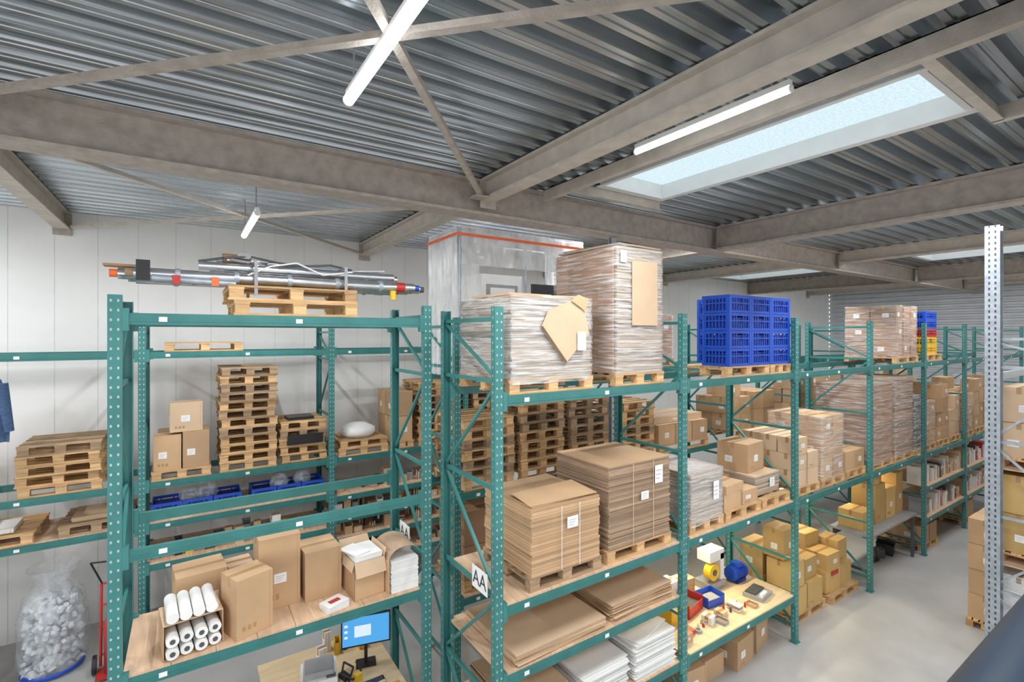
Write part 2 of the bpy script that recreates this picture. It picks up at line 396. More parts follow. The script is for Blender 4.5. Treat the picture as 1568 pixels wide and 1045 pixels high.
def ibeam(mb,axis,pos,a,b,z0,z1,w,mt=BEAM,ft=.025,wt=.02):
    for (lo,hi,ww) in ((z0,z0+ft,w),(z0+ft,z1-ft,wt),(z1-ft,z1,w)):
        if axis=='x': mb.box(a,b,pos-ww/2,pos+ww/2,lo,hi,mt)
        else: mb.box(pos-ww/2,pos+ww/2,a,b,lo,hi,mt)
for yy in (.42,5.7):
    mb=MB(); ibeam(mb,'x',yy,XL,XR,6.48,6.94,.30,ft=.035,wt=.08); mb.build('steel_main_beam')
for xx in (-1.7,3.3,8.4,13.4,18.4,23.0):
    big=xx in (8.4,18.4)
    for a,b in ((YN,.26),(.58,5.54),(5.86,YF-.02)):
        mb=MB()
        if big: ibeam(mb,'y',xx,a,b,6.50,6.94,.28,ft=.035,wt=.06)
        else: ibeam(mb,'y',xx,a,b,6.66,6.94,.2,BEAML,ft=.03,wt=.05)
        mb.box(xx-.12,xx+.12,b-.012,b,6.56,6.93,BEAM)
        mb.build('steel_purlin')
mb=MB()
xx=4.22
mb.box(xx-.04,xx+.04,.6,5.5,6.79,6.80,BEAML); mb.box(xx-.04,xx-.03,.6,5.5,6.80,6.94,BEAML); mb.box(xx-.04,xx+.04,.6,5.5,6.93,6.94,BEAML)
for yy in (1.24,4.98):
    mb.box(4.26,6.0,yy-.04,yy+.04,6.80,6.81,BEAML); mb.box(4.26,6.0,yy-.005,yy+.005,6.81,6.93,BEAML)
mb.box(5.98,6.06,.6,1.28,6.80,6.93,BEAML)
mb.build('skylight_trimmer_frame')
mb=MB()
def brace(p,q,m_=BEAML): mb.bar((*p,6.685),(*q,6.685),.06,.045,m_)
brace((-.75,.65),(3.15,5.45),BEAM); brace((-1.55,5.45),(3.15,.65),BEAM); brace((-1.55,5.95),(3.15,10.7)); brace((-1.55,10.7),(3.15,5.95))
mb.box(3.0,3.19,5.32,5.5,6.64,6.66,BEAM)
mb.build('roof_cross_bracing')
mb=MB()
mb.box(5.68,5.78,5.66,5.672,0,6.47,GALV); mb.box(5.68,5.78,5.728,5.74,0,6.47,GALV); mb.box(5.724,5.736,5.672,5.728,0,6.47,GALV)
for k in range(60): mb.box(5.70,5.715,5.655,5.66,.2+k*.1,.23+k*.1,GALVH)
mb.box(5.6,5.86,5.6,5.8,0,.02,GALV)
mb.build('steel_column')

# luminaires
def lamp(name,loc,sx,sy,e,col=(.96,.98,1)):
    ld=bpy.data.lights.new(name,'AREA'); ld.shape='RECTANGLE'; ld.size=sx; ld.size_y=sy; ld.energy=e; ld.color=col
    lo=bpy.data.objects.new(name,ld); lo.location=loc; scene.collection.objects.link(lo)
def tube(x,y0,y1,z,e=55,rod=True,r=.038):
    mb=MB()
    mb.box(x-.022,x+.022,y0+.01,y1-.01,z+r,z+.07,WHT)
    for yy in (y0,y1-.012): mb.cyl((x,yy,z),(x,yy+.012,z),r+.002,WHT,14)
    mb.cyl((x,y0+.012,z),(x,y1-.012,z),r,TUBE,14)
    if rod:
        for yy in (y0+.15,y1-.15): mb.cyl((x,yy,z+.07),(x,yy,6.94),.007,GRY,8)
    mb.build('fluorescent_light')
    lamp('fluorescent_light_lamp',(x,(y0+y1)/2,z-r-.008),r*1.6,y1-y0-.04,e)
def hidden_tubex(y,x0,x1,z,e=70):
    mb=MB(); mb.box(x0,x1,y-.022,y+.022,z+.04,z+.07,WHT)
    for xx in (x0,x1-.012): mb.cyl((xx,y,z),(xx+.012,y,z),.042,WHT,14)
    mb.cyl((x0+.012,y,z),(x1-.012,y,z),.04,TUBE,14)
    for xx in (x0+.2,x1-.2): mb.cyl((xx,y,z+.07),(xx,y,6.94),.007,GRY,8)
    mb.build('fluorescent_light'); lamp('fluorescent_light_lamp',((x0+x1)/2,y,z-.05),x1-x0,.1,e)
tube(.98,2.1,3.62,6.60,95)
tube(.74,6.8,8.5,6.42,95)
tube(3.68,1.85,3.35,6.70,85,r=.026)
for (x,y) in ((-3.6,2.2),(-3.6,7.4),(.9,-2.0),(5.5,-2.0),(11,-2.0)): tube(x,y,y+1.5,6.70,110)  # more tubes added out of view to light the hall
# unseen tubes added behind the beams to light the middle of the hall
hidden_tubex(6.15,5.2,7.6,6.80,120); hidden_tubex(6.15,9.6,12.4,6.80,115)
tube(8.82,2.0,4.4,6.80,125); tube(13.8,1.8,4.4,6.80,125); tube(18.8,2.0,4.6,6.80,120); tube(18.8,7,9,6.80,90)
def uplamp(x0,x1,y,z,e):
    mb=MB(); mb.box(x0,x1,y-.04,y+.04,z+.03,z+.07,WHT); mb.cyl((x0+.02,y,z),(x1-.02,y,z),.018,WARMT,10); mb.box(x0,x0+.02,y-.03,y+.03,z-.02,z+.03,WHT); mb.box(x1-.02,x1,y-.03,y+.03,z-.02,z+.03,WHT)
    mb.build('work_light')
    lamp('work_light_lamp',((x0+x1)/2,y,z-.03),x1-x0,.08,e,(1,.86,.55))
uplamp(6.0,7.4,4.9,2.02,34); uplamp(9.2,10.4,4.9,2.02,16); uplamp(11.6,13,4.9,2.02,16)

# ---------------------------------------------------------------- front row, top level
def wrapped_cardboard(name,x0,x1,y0,y1,z,h,mt=CARDD,topm=CARD,fm=FILM,pm=WOOD,t=.03,extra=None,jit=.01):
    mb=MB(); zt=pallet(mb,(x0+x1)/2,(y0+y1)/2,z,(x1-x0)+.06,(y1-y0)+.02,0,pm)
    sheets(mb,x0,x1,y0,y1,zt,z+h,t,jit,mt,topm)
    if fm: film(mb,x0,x1,y0,y1,zt-.05,z+h+.02,fm)
    if extra: extra(mb,zt,z+h)
    return mb.build(name)
def ex1(mb,z0,z1):
    mb.box(2.72,3.3,4.2,4.9,z1+.026,z1+.05,CARD,.06)
    mb.box(3.2,3.7,4.15,4.7,z1+.026,z1+.04,CARDL,-.2)
    # loose kinked sheets tucked under the film
    mb.add([(3.02,4.012,4.98),(3.34,4.007,4.60),(3.68,4.012,4.92),(3.62,4.017,5.16),(3.42,4.02,5.27),(3.12,4.017,5.16)],[(0,1,2,3,4,5)],CARDL)
    mb.add([(3.42,4.004,5.27),(3.62,4.001,5.16),(3.66,4.003,5.30),(3.52,4.012,5.34)],[(0,1,2,3)],CARD)
    mb.add([(3.02,4.008,4.985),(3.34,4.003,4.605),(3.36,4.004,4.625),(3.04,4.008,5.0)],[(0,1,2,3)],SEAM)
    mb.box(3.5,3.62,3.995,4.0,4.74,4.94,LABEL)
wrapped_cardboard('wrapped_cardboard_pallet',2.68,3.74,4.05,5.1,L4+.002,.98,CARDG,CARD,FILMH,extra=ex1,jit=.012)
def ex2(mb,z0,z1):
    mb.box(4.36,4.80,4.012,4.020,5.02,5.78,CARDL,0)
    mb.box(4.14,4.9,4.05,5.1,z1+.026,z1+.045,CARDG,.03)
    mb.box(4.16,4.3,4.3,5.0,z1+.046,z1+.06,CARDR,.1)
    label(mb,4.22,4.02,5.75,.1,.14)
    for k in range(3):
        zz=z0+k*(z1-z0)/3
        for j in range(4):
            mb.box(4.105,4.124,4.08+j*.26,4.335+j*.26,zz+.004,zz+(z1-z0)/3-.006,CARDR)
    film(mb,4.10,4.93,4.05,5.14,z0,z1+.02,FILM,cap=False)
wrapped_cardboard('tall_wrapped_cardboard_pallet',4.14,4.93,4.05,5.14,L4+.002,1.62,CARDG,CARDL,None,extra=ex2,t=.035,jit=.007)
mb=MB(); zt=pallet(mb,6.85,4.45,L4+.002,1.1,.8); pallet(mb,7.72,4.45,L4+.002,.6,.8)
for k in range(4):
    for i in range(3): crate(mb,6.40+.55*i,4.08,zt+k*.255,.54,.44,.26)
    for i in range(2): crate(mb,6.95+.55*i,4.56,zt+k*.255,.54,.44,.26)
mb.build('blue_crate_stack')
def cartons_pallet(name,x0,x1,y0,y1,z,dims,levels,mt=CARD,fm=None,jit=.01,pal=True,seed=3,drop=0,pm=WOOD):
    rr=random.Random(seed); mb=MB(); zt=z
    if pal: zt=pallet(mb,(x0+x1)/2,(y0+y1)/2,z,x1-x0,y1-y0,0,pm)
    nx,ny=dims; w=(x1-x0-.04)/nx; d=(y1-y0-.04)/ny
    h=levels[1]
    for k in range(levels[0]):
        for i in range(nx):
            for j in range(ny):
                if k==levels[0]-1 and rr.random()<drop: continue
                carton(mb,x0+.02+(i+.5)*w+rr.uniform(-jit,jit),y0+.02+(j+.5)*d+rr.uniform(-jit,jit),zt+k*h,w*.97,d*.97,h*.985,rr.uniform(-.02,.02),mt)
    if fm: film(mb,x0+.02,x1-.02,y0+.02,y1-.02,zt-.04,zt+levels[0]*h+.01,fm,cap=False)
    return mb.build(name)
cartons_pallet('wrapped_carton_pallet',12.4,13.6,4.1,5.1,L4+.002,(3,2),(3,.36),CARDR,FILM,seed=5)
mb=MB(); zt=pallet(mb,14.6,4.6,L4+.002,1.0,1.0)
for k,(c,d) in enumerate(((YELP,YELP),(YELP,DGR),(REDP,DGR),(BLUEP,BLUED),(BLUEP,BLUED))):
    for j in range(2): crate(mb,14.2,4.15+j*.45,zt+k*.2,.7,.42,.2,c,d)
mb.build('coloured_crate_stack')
# ---------------------------------------------------------------- front row, mid level
zm=L2+.023
def exA(mb,z0,z1):
    mb.box(2.95,3.86,4.1,4.98,z1+.009,z1+.03,CARD,.03)
    mb.quad((2.95,4.1,z1+.032),(3.86,4.07,z1+.032),(3.84,4.5,z1+.075),(2.97,4.5,z1+.06),CARD)
    label(mb,3.45,4.018,z0+.42,.15,.12)
    for xx in (3.3,3.55): mb.cyl((xx,4.017,z0),(xx,4.017,z1),.004,WHT,6)
wrapped_cardboard('cardboard_sheet_stack',2.93,3.87,4.05,4.98,zm,.82,CARD,CARD,None,WOODO,.03,exA)
def exB(mb,z0,z1):
    label(mb,4.85,4.035,z0+.66,.14,.22); label(mb,4.6,4.035,z0+.5,.13,.1)
    for xx in (4.4,4.75): mb.cyl((xx,4.033,z0),(xx,4.033,z1),.004,CARDL,6)
wrapped_cardboard('cardboard_sheet_stack',4.02,5.08,4.06,5.0,zm,1.10,CARDD,CARD,None,WOOD,.022,exB)
def exC(mb,z0,z1): label(mb,6.0,4.02,z0+.25,.12,.25)
wrapped_cardboard('wrapped_cardboard_pallet',5.5,6.2,4.06,5.0,zm,.78,CARDG,CARDG,FILMH,WOOD,.03,exC)
mb=MB(); zt=pallet(mb,6.72,4.55,zm,.9,1.0)
carton(mb,6.5,4.3,zt,.42,.42,.22); carton(mb,6.95,4.3,zt,.4,.4,.2); carton(mb,6.5,4.8,zt,.42,.42,.3); carton(mb,6.95,4.78,zt,.4,.42,.28); carton(mb,6.55,4.3,zt+.22,.5,.4,.12,.1)
mb.build('carton_pallet')
mb=MB(); zt=pallet(mb,7.6,4.55,zm,.8,1.0)
sheets(mb,7.25,7.94,4.2,4.95,zt,zt+.3,.03,.01,CARDG,CARDL); carton(mb,7.55,4.62,zt+.31,.55,.5,.45,.1); label(mb,7.7,4.18,zt+.1,.14,.14)
mb.build('flattened_carton_pallet')
cartons_pallet('carton_pallet',8.25,9.05,4.08,5.05,zm-.02,(2,3),(3,.27),CARDL,None,seed=8,drop=.2)
cartons_pallet('wrapped_carton_pallet',9.1,9.98,4.08,5.05,zm-.02,(2,2),(3,.36),CARD,FILM,seed=9)
cartons_pallet('carton_pallet',10.05,10.85,4.08,5.05,zm-.02,(2,2),(1,.35),CARD,None,seed=10)
wrapped_cardboard('wrapped_cardboard_pallet',11.08,12.1,4.08,5.08,L2+.002,1.65,CARDR,CARDD,FILM,t=.04)
wrapped_cardboard('wrapped_cardboard_pallet',12.2,13.2,4.08,5.08,L2+.002,1.75,CARDD,CARDD,FILM,t=.04)
wrapped_cardboard('wrapped_cardboard_pallet',13.25,13.65,4.08,5.08,L2+.002,1.3,DGR,GRY,FILMH,t=.08)
for i,x in enumerate((13.85,14.75,15.62,16.65,17.6,18.5,19.5,20.4)):
    cartons_pallet('carton_pallet',x,x+.82,4.08,5.05,L2+.002,(2,3),(R.choice([3,4,4]),.33),R.choice([CARD,CARDL]),FILM if i%3==0 else None,seed=20+i,drop=.3)
# ---------------------------------------------------------------- bay 1 lower shelves
mb=MB(); z=1.604
for k in range(9):
    mb.box(2.72,3.95,4.03,5.05,z,z+.008,CARDL if k%3 else CARD,R.uniform(-.05,.05)); z+=.0135
mb.build('flat_cardboard_sheets')
mb=MB(); z=1.604
for k in range(14):
    mb.box(4.07,5.13,4.06,5.0,z,z+.008,CARDL if k%2 else CARD,R.uniform(-.06,.06)); z+=.014
mb.build('flat_cardboard_sheets')
mb=MB(); sheets(mb,2.75,3.5,4.15,5.0,.773,1.1,.02,.02,CARDD,CARDL); mb.build('flat_cardboard_sheets')
mb=MB(); sheets(mb,3.65,4.35,4.08,4.9,.773,1.12,.012,.03,PAPER,PAPER); sheets(mb,4.45,5.15,4.05,4.8,.773,1.2,.012,.03,PAPER,PAPER)
mb.box(4.4,5.1,4.1,4.8,1.215,1.225,PAPER,.25); mb.build('white_sheet_stack')
mb=MB()
for k in range(4): carton(mb,2.9+k*.6,4.5,.0,.5,.6,.4+.05*(k%2),.04*k)
mb.build('carton_group')
# ---------------------------------------------------------------- packing bench (bay 2)
zb=.783
mb=MB(); openbin(mb,6.25,4.68,zb,.45,.3,.2,REDP,.2); openbin(mb,6.72,4.62,zb,.36,.26,.16,BLUEP,-.1); openbin(mb,5.85,4.68,zb,.36,.3,.3,YELP,.1); mb.build('parts_bins')
mb=MB()
mb.box(7.35,7.75,4.18,4.48,zb,zb+.06,GRY,.15); mb.box(7.38,7.72,4.3,4.46,zb+.06,zb+.08,DGR,.15); mb.box(7.42,7.6,4.19,4.24,zb+.06,zb+.10,WHT,.15)
mb.build('parcel_scale')
mb=MB()
mb.box(6.98,7.38,4.78,5.08,zb,zb+.12,GRY); mb.box(7.28,7.38,4.8,5.04,zb+.12,zb+.55,WHT); mb.box(7.0,7.38,4.8,5.04,zb+.45,zb+.62,WHT)
mb.cyl((7.08,4.77,zb+.3),(7.08,4.89,zb+.3),.13,YELP,20); mb.cyl((7.08,4.76,zb+.3),(7.08,4.90,zb+.3),.05,DGR,14)
mb.build('tape_dispenser',.004)
mb=MB()
mb.cyl((7.55,4.8,zb+.14),(7.9,4.8,zb+.14),.12,BLUEP,18); mb.cyl((7.9,4.8,zb+.14),(7.98,4.8,zb+.14),.04,GALV,12); mb.box(7.6,7.85,4.7,4.9,zb,zb+.05,BLUED)
for k in range(6): mb.cyl((7.58+k*.05,4.8,zb+.14),(7.59+k*.05,4.8,zb+.14),.128,BLUED,18)
mb.box(7.64,7.78,4.72,4.86,zb+.25,zb+.31,BLUEP)
mb.build('electric_motor')
clutter('bench_tools',5.55,7.25,4.12,4.42,zb,11,.12,3,[YELP,GRY,WHT,CARD,REDP,DGR,PAPER])
clutter('bench_supplies',5.5,6.8,4.90,5.12,zb,6,.5,13,[WHT,YELP,CARDL,PAPER,GRY])
mb=MB()
for k,(x,w,h) in enumerate(((5.7,.5,.4),(6.3,.45,.3),(6.9,.5,.42),(7.5,.5,.5))): carton(mb,x,4.4+.1*(k%2),0,w,.5,h,.1*(k-1))
mb.build('carton_group')
mb=MB(); zt=pallet(mb,9.05,4.75,0,1.2,1.0)
for (x,y,w,d,h,z0) in ((8.75,4.5,.5,.45,.42,0),(9.3,4.5,.5,.45,.42,0),(8.75,5.0,.5,.45,.5,0),(9.3,5.0,.5,.45,.5,0),(8.72,4.5,.45,.42,.45,.43),(8.75,5.0,.48,.42,.5,.5),(9.3,4.55,.42,.4,.36,.43),(8.72,4.6,.42,.36,.5,.9),(9.25,5.0,.42,.4,.4,.5)):
    carton(mb,x,y,zt+z0,w,d,h,R.uniform(-.06,.06),CARDY)
mb.build('carton_pallet')
mb=MB(); zt=pallet(mb,10.3,4.7,0,1.1,1.0)
for (x,y,w,d,h,z0) in ((10.05,4.5,.5,.4,.4,0),(10.55,4.5,.45,.4,.4,0),(10.05,4.95,.5,.4,.5,0),(10.55,4.95,.5,.4,.4,0),(10.05,4.5,.45,.4,.3,.4),(10.1,4.9,.45,.4,.45,.5),(10.55,4.55,.4,.36,.42,.4)):
    carton(mb,x,y,zt+z0,w,d,h,R.uniform(-.08,.08),CARDY)
mb.box(9.95,10.2,4.285,4.295,zt+.3,zt+.38,REDP)
mb.build('carton_pallet')
mb=MB()
mb.box(11.15,13.5,4.1,4.85,.92,.96,GRY)
for x in (11.25,13.4):
    for y in (4.15,4.8): mb.box(x-.025,x+.025,y-.025,y+.025,0,.92,DGR)
    mb.box(x-.02,x+.02,4.15,4.8,.2,.24,DGR)
mb.box(11.25,13.4,4.78,4.82,.78,.84,DGR)
mb.build('work_table')
mb=MB()
for (x,w,h) in ((11.6,.5,.35),(12.2,.5,.8),(12.75,.45,.65),(13.2,.35,.9)): carton(mb,x,4.55,.962,w,.45,h,R.uniform(-.06,.06),CARDY)
carton(mb,12.2,4.55,1.77,.4,.4,.3,.2,CARDY); mb.build('carton_group')
clutter('black_parts_crates',12.3,13.3,4.3,4.7,0,3,.6,33,[BLK,DGR])
for j,x in enumerate((13.85,16.65)):
    for k,z in enumerate((1.523,.823)):
        mb=MB(); xx=x
        while xx<x+2.6:
            w=R.choice([.05,.07,.08,.16]); h=R.uniform(.2,.42); y0=4.08+R.uniform(0,.06); mb.box(xx,xx+w*.92,y0,y0+.28,z,z+h,R.choice([WHT,PAPER,WHT,REDP,GRY,DGR,CARD,CARDL,PAPER])); mb.box(xx+w*.3,xx+w*.6,y0-.003,y0,z+h*.55,z+h*.8,LABEL); xx+=w+.01
        mb.build('ring_binders')
    cartons_pallet('carton_pallet',x,x+1.0,4.1,5.0,0,(2,2),(1,.4),CARD,None,seed=50+j)
# ---------------------------------------------------------------- second row (behind)
for (x,n,m2) in ((3.7,7,WOOD),(4.68,8,WOOD),(5.66,8,WOODO)):
    pallet_stack(x,6.65,2.682,n,.86,1.0,m2)
pallet_stack(6.85,6.65,2.682,7,.85,1.0,WOOD)
cartons_pallet('carton_pallet',3.3,4.5,6.2,7.1,1.224,(2,2),(2,.5),CARDR,None,seed=66); cartons_pallet('carton_pallet',4.7,5.9,6.2,7.1,1.224,(3,2),(2,.45),CARD,None,seed=67)
mb=MB(); zt=pallet(mb,8.1,6.6,2.682,1.5,1.0)
for i in range(3): carton(mb,7.6+i*.5,6.4,zt,.48,.55,.38,0,CARD)
carton(mb,8.1,6.6,zt+.385,1.45,.7,.12,0,CARDL); mb.build('carton_pallet')
cartons_pallet('carton_pallet',9.75,10.6,6.2,7.1,2.682,(2,2),(3,.36),CARD,None,seed=71,drop=.3)
cartons_pallet('carton_pallet',10.7,11.6,6.2,7.1,2.682,(2,2),(2,.4),CARD,None,seed=72)
cartons_pallet('wrapped_carton_pallet',6.9,7.9,6.2,7.1,L4+.002,(2,2),(2,.42),CARDR,FILM,seed=76)
for i,x in enumerate((12.7,13.9,15.5,16.7,18.3,19.4)):
    cartons_pallet('carton_pallet',x,x+1.1,6.2,7.1,2.682,(3,2),(3,.36),R.choice([CARD,CARDL,CARDR]),None,seed=80+i,drop=.3)
# tarpaulin covered cabin
mb=MB(); a,b,c,d,z0,z1=3.2,5.45,6.14,7.1,L4+.002,6.42
for (x,y) in ((a,c),(b,c),(a,d),(b,d),((a+b)/2,c)): mb.cyl((x,y,z0),(x,y,z1),.02,GALV,8)
for z in (z0+.02,z1-.02):
    for p,q in (((a,c),(b,c)),((a,d),(b,d)),((a,c),(a,d)),((b,c),(b,d))): mb.cyl((*p,z),(*q,z),.018,GALV,8)
def sheet(p,q,za,zb_,mt,nx=40,nz=14,amp=.026,nrm=(0,-1)):
    vs=[];fs=[]
    for j in range(nz+1):
        for i in range(nx+1):
            t=i/nx; o=amp*(math.sin(i*.9+j*.15)+.6*math.sin(i*2.1+j*.5))*(.25+.75*(1-j/nz))+R.uniform(-.008,.008)
            vs.append((p[0]+(q[0]-p[0])*t+nrm[0]*(.035+o),p[1]+(q[1]-p[1])*t+nrm[1]*(.035+o),za+(zb_-za)*j/nz))
    for j in range(nz):
        for i in range(nx):
            k=j*(nx+1)+i; fs.append((k,k+1,k+nx+2,k+nx+1))
    mb.add(vs,fs,mt,True)
sheet((a,c),(b,c),z1-.52,z1+.02,TARP); sheet((a,d),(a,c),z0,z1+.02,TARP,nrm=(-1,0)); sheet((b,c),(b,d),z0,z1+.02,TARP,nrm=(1,0)); sheet((a,c),(a+.3,c),z0,z1-.5,TARP,8)
mb.box(a-.09,b+.03,c-.09,c-.085,z1-.13,z1-.09,ORNG); mb.box(a-.09,a-.085,c-.085,d,z1-.13,z1-.09,ORNG)
mb.box(a+.42,a+1.15,c+.12,c+.8,z0+.0,z0+1.5,WHT); mb.box(a+.5,a+1.05,c+.10,c+.12,z0+.9,z0+1.35,GRY); mb.box(a+.56,a+.99,c+.095,c+.10,z0+.95,z0+1.3,PAPER)
mb.box(a+1.35,a+1.95,c+.12,c+.17,z0+1.0,z0+1.4,BLK); mb.box(a+1.6,a+1.7,c+.17,c+.27,z0,z0+1.3,DGR); mb.box(a+1.25,a+2.1,c+.12,c+.7,z0,z0+.85,WHT)
mb.build('tarpaulin_covered_cabin')
# ---------------------------------------------------------------- left rack contents
mb=MB(); z=pallet(mb,.95,5.72,5.092,1.15,.95); z=pallet(mb,.93,5.74,z,1.2,.9)
poles=[(5.42,.05,-.38,2.22),(5.56,.05,-.5,2.34),(5.70,.05,-.42,2.1),(5.84,.045,-.25,2.3),(5.97,.05,-.4,2.15)]
for n_,(y,r,xa,xb) in enumerate(poles): 
    mb.cyl((xa,y,z+.07),(xb,y,z+.07),r,ALU,16)
    for k in range(5): mb.cyl((xa+.3+k*.47,y,z+.07),(xa+.34+k*.47,y,z+.07),r*1.2,GALV,16)
    mb.cyl((xa-.06,y,z+.07),(xa,y,z+.07),r*.7,(CARDD,ORNG,GRY,BLUEP,CARDD)[n_],12); mb.cyl((xb,y,z+.07),(xb+.06,y,z+.07),r*.7,(BLUEP,DGR,GRY,BLUEP,CARDD)[n_],12)
    mb.cyl((xb-.22,y,z+.07),(xb-.12,y,z+.07),r*1.1,(REDP,GRY,GALV,REDP,GALV)[n_],12)
for y,xa,xb in ((5.5,.1,2.0),(5.66,.3,2.1),(5.8,.2,1.9)): mb.cyl((xa,y,z+.18),(xb,y,z+.18),.042,ALU,14)
mb.cyl((.25,5.62,z+.26),(1.9,5.7,z+.24),.02,GALV,8); mb.cyl((.3,5.62,z+.28),(.55,5.62,z+.28),.05,CARDR,10); mb.cyl((.7,5.55,z+.25),(1.6,5.85,z+.27),.015,ALU,8)
mb.box(-.36,-.26,5.34,5.36,z-.0,z+.18,BLK); mb.box(-.6,-.3,5.5,5.64,z+.13,z+.15,CARDR)
mb.cyl((-.25,5.37,z+.03),(.4,5.37,z+.01),.028,GALV,10); mb.box(-.1,-.04,5.34,5.40,z-.02,z+.06,REDP); mb.box(.2,.26,5.34,5.345,z-.02,z+.06,ORNG)
mb.hose([(.1,5.5,z+.22),(.3,5.45,z+.26),(.55,5.5,z+.30),(.8,5.6,z+.27),(1.0,5.5,z+.24),(1.3,5.48,z+.27),(1.55,5.6,z+.25)],.012,DGR)
mb.hose([(.5,5.36,z+.1),(.7,5.35,z+.2),(.95,5.42,z+.26),(1.2,5.38,z+.15),(1.5,5.36,z+.2)],.008,PAPER)
mb.bar((.35,5.45,z+.25),(1.1,5.9,z+.25),.06,.015,ALU); mb.bar((1.3,5.9,z+.25),(1.9,5.5,z+.25),.05,.015,ALU)
for q in range(4): mb.cyl((.45+q*.02,5.48,z+.30),(.47+q*.02,5.62,z+.30),.03,GRY,10)
for x in (.55,1.4):
    mb.box(x,x+.03,5.3,5.31,z-.1,z+.24,GRY); mb.box(x,x+.03,5.31,6.05,z+.235,z+.24,GRY); mb.box(x,x+.03,6.05,6.06,z-.1,z+.24,GRY)
mb.cyl((1.95,5.36,z-.08),(1.95,5.36,z+.02),.035,YELP,10)
mb.build('aluminium_pole_bundle')
zd=2.044
def single(cx,cy,w,d,h,rz,mt=CARD):
    mb=MB(); carton(mb,cx,cy,zd,w,d,h,rz,mt); mb.build('cardboard_carton')
single(.12,6.0,.44,.4,.48,.1); single(.50,5.43,.34,.32,.56,.35); single(.82,5.85,.40,.42,.74,.02,CARD); single(1.24,5.8,.38,.42,.52,.05,CARD)
single(.48,6.07,.24,.25,.42,.1,CARDL)
def open_carton(cx,cy,w,d,h,rz,fill):
    mb=MB(); mb.M=Matrix.Translation((cx,cy,zd))@Matrix.Rotation(rz,4,'Z'); t=.006
    mb.box(-w/2,w/2,-d/2,d/2,0,t,CARD)
    for x in (-w/2,w/2-t): mb.box(x,x+t,-d/2,d/2,t,h,CARD)
    for y in (-d/2,d/2-t): mb.box(-w/2,w/2,y,y+t,t,h,CARD)
    mb.quad((-w/2,-d/2,h),(w/2,-d/2,h),(w/2,-d/2-.06,h-.14),(-w/2,-d/2-.06,h-.14),CARDL)
    mb.quad((-w/2,d/2,h),(w/2,d/2,h),(w/2,d/2+.1,h+.1),(-w/2,d/2+.1,h+.1),CARDL)
    mb.quad((w/2,-d/2,h),(w/2,d/2,h),(w/2+.02,d/2,h+.09),(w/2+.02,-d/2,h+.09),CARDL)
    mb.quad((-w/2,-d/2,h),(-w/2,d/2,h),(-w/2-.03,d/2,h-.09),(-w/2-.03,-d/2,h-.09),CARDL)
    fill(mb,w,d,h); mb.build('open_carton')
def fw(mb,w,d,h):
    sheets(mb,-w/2+.02,w/2-.02,-d/2+.02,d/2-.02,.01,h+.05,.03,.006,PAPER,PAPER)
    mb.box(-w/2-.02,0,-d/2+.05,d/2-.05,h+.062,h+.075,PAPER,.3)
open_carton(1.66,5.53,.34,.40,.4,.08,fw)
mb=MB(); mb.M=Matrix.Translation((2.04,5.5,zd))@Matrix.Rotation(.02,4,'Z')
sheets(mb,-.16,.16,-.25,.25,0,.34,.02,.006,PAPER,PAPER)
vs=[];n=8
for i in range(n+1):
    a_=math.pi*i/n*.8
    for y in (-.24,.26): vs.append((-.18+.19*(1-math.cos(a_)),y,.36+.13*math.sin(a_)))
mb.add(vs,[(2*i,2*i+1,2*i+3,2*i+2) for i in range(n)],CARDD,True)
mb.box(-.19,-.18,-.26,.26,0,.36,CARD); mb.build('open_carton')
mb=MB()
for k in range(5): mb.box(1.18,1.42,5.24,5.42,zd+k*.014,zd+k*.014+.011,PAPER,.2+.05*k)
mb.box(1.24,1.36,5.30,5.36,zd+.069,zd+.071,REDP,.35)
mb.build('paper_pile')
mb=MB(); mb.M=Matrix.Translation((.04,5.48,zd))@Matrix.Rotation(.12,4,'Z')
mb.box(-.23,.23,-.2,.2,0,.006,CARD); mb.box(-.23,-.224,-.2,.2,0,.3,CARD); mb.box(.224,.23,-.2,.2,0,.3,CARD); mb.box(-.23,.23,.194,.2,0,.3,CARD); mb.box(-.23,.23,-.2,.2,.3,.306,CARDL)
for i in range(4):
    for j in range(2):
        x=-.165+i*.109; z=.06+j*.11
        mb.cyl((x,-.24+.02*(i%2),z),(x,.18,z),.05,PAPER,16); mb.cyl((x,-.243+.02*(i%2),z),(x,-.1,z),.022,DGR,12)
for i in range(4): mb.cyl((-.16+i*.1,-.2,.355),(-.14+i*.1,.22,.355),.048,PAPER,16)
mb.build('paper_roll_carton')
# ---------------------------------------------------------------- wall rack contents
pallet_stack(.28,9.9,4.642,1,1.1,.8,WOOD)
pallet_stack(-1.5,9.95,2.622,5,.92,1.0,WOOD); pallet_stack(-2.85,9.95,2.622,3,.8,1.0,WOOD)
mb=MB(); zt=pallet(mb,-.05,9.9,2.622,.8,.95)
carton(mb,-.24,9.65,zt,.36,.36,.55); carton(mb,.14,9.65,zt,.36,.36,.58); carton(mb,-.2,10.1,zt,.36,.36,.55); carton(mb,.15,10.1,zt,.36,.36,.55); carton(mb,0,9.7,zt+.585,.44,.4,.46,.05,CARDL); mb.build('carton_pallet')
pallet_stack(.9,9.95,2.622,12,.86,1.0,WOOD)
def blk(mb,z): 
    mb.box(1.5,2.1,9.42,9.45,2.95,3.12,BLK); mb.box(1.55,2.0,9.7,10.1,z,z+.05,BLK)
pallet_stack(1.78,9.98,2.622,5,.78,.98,WOOD,extra=blk)
mb=MB(); zt=pallet(mb,2.85,9.9,2.622,.95,1.0); zt=pallet(mb,2.86,9.9,zt,.9,1.0)
mb.lathe((2.85,9.85,zt),[(0,0),(.3,0),(.36,.08),(.32,.18),(.17,.25),(0,.27)],WHT,14,.08); mb.build('sack_pallet')
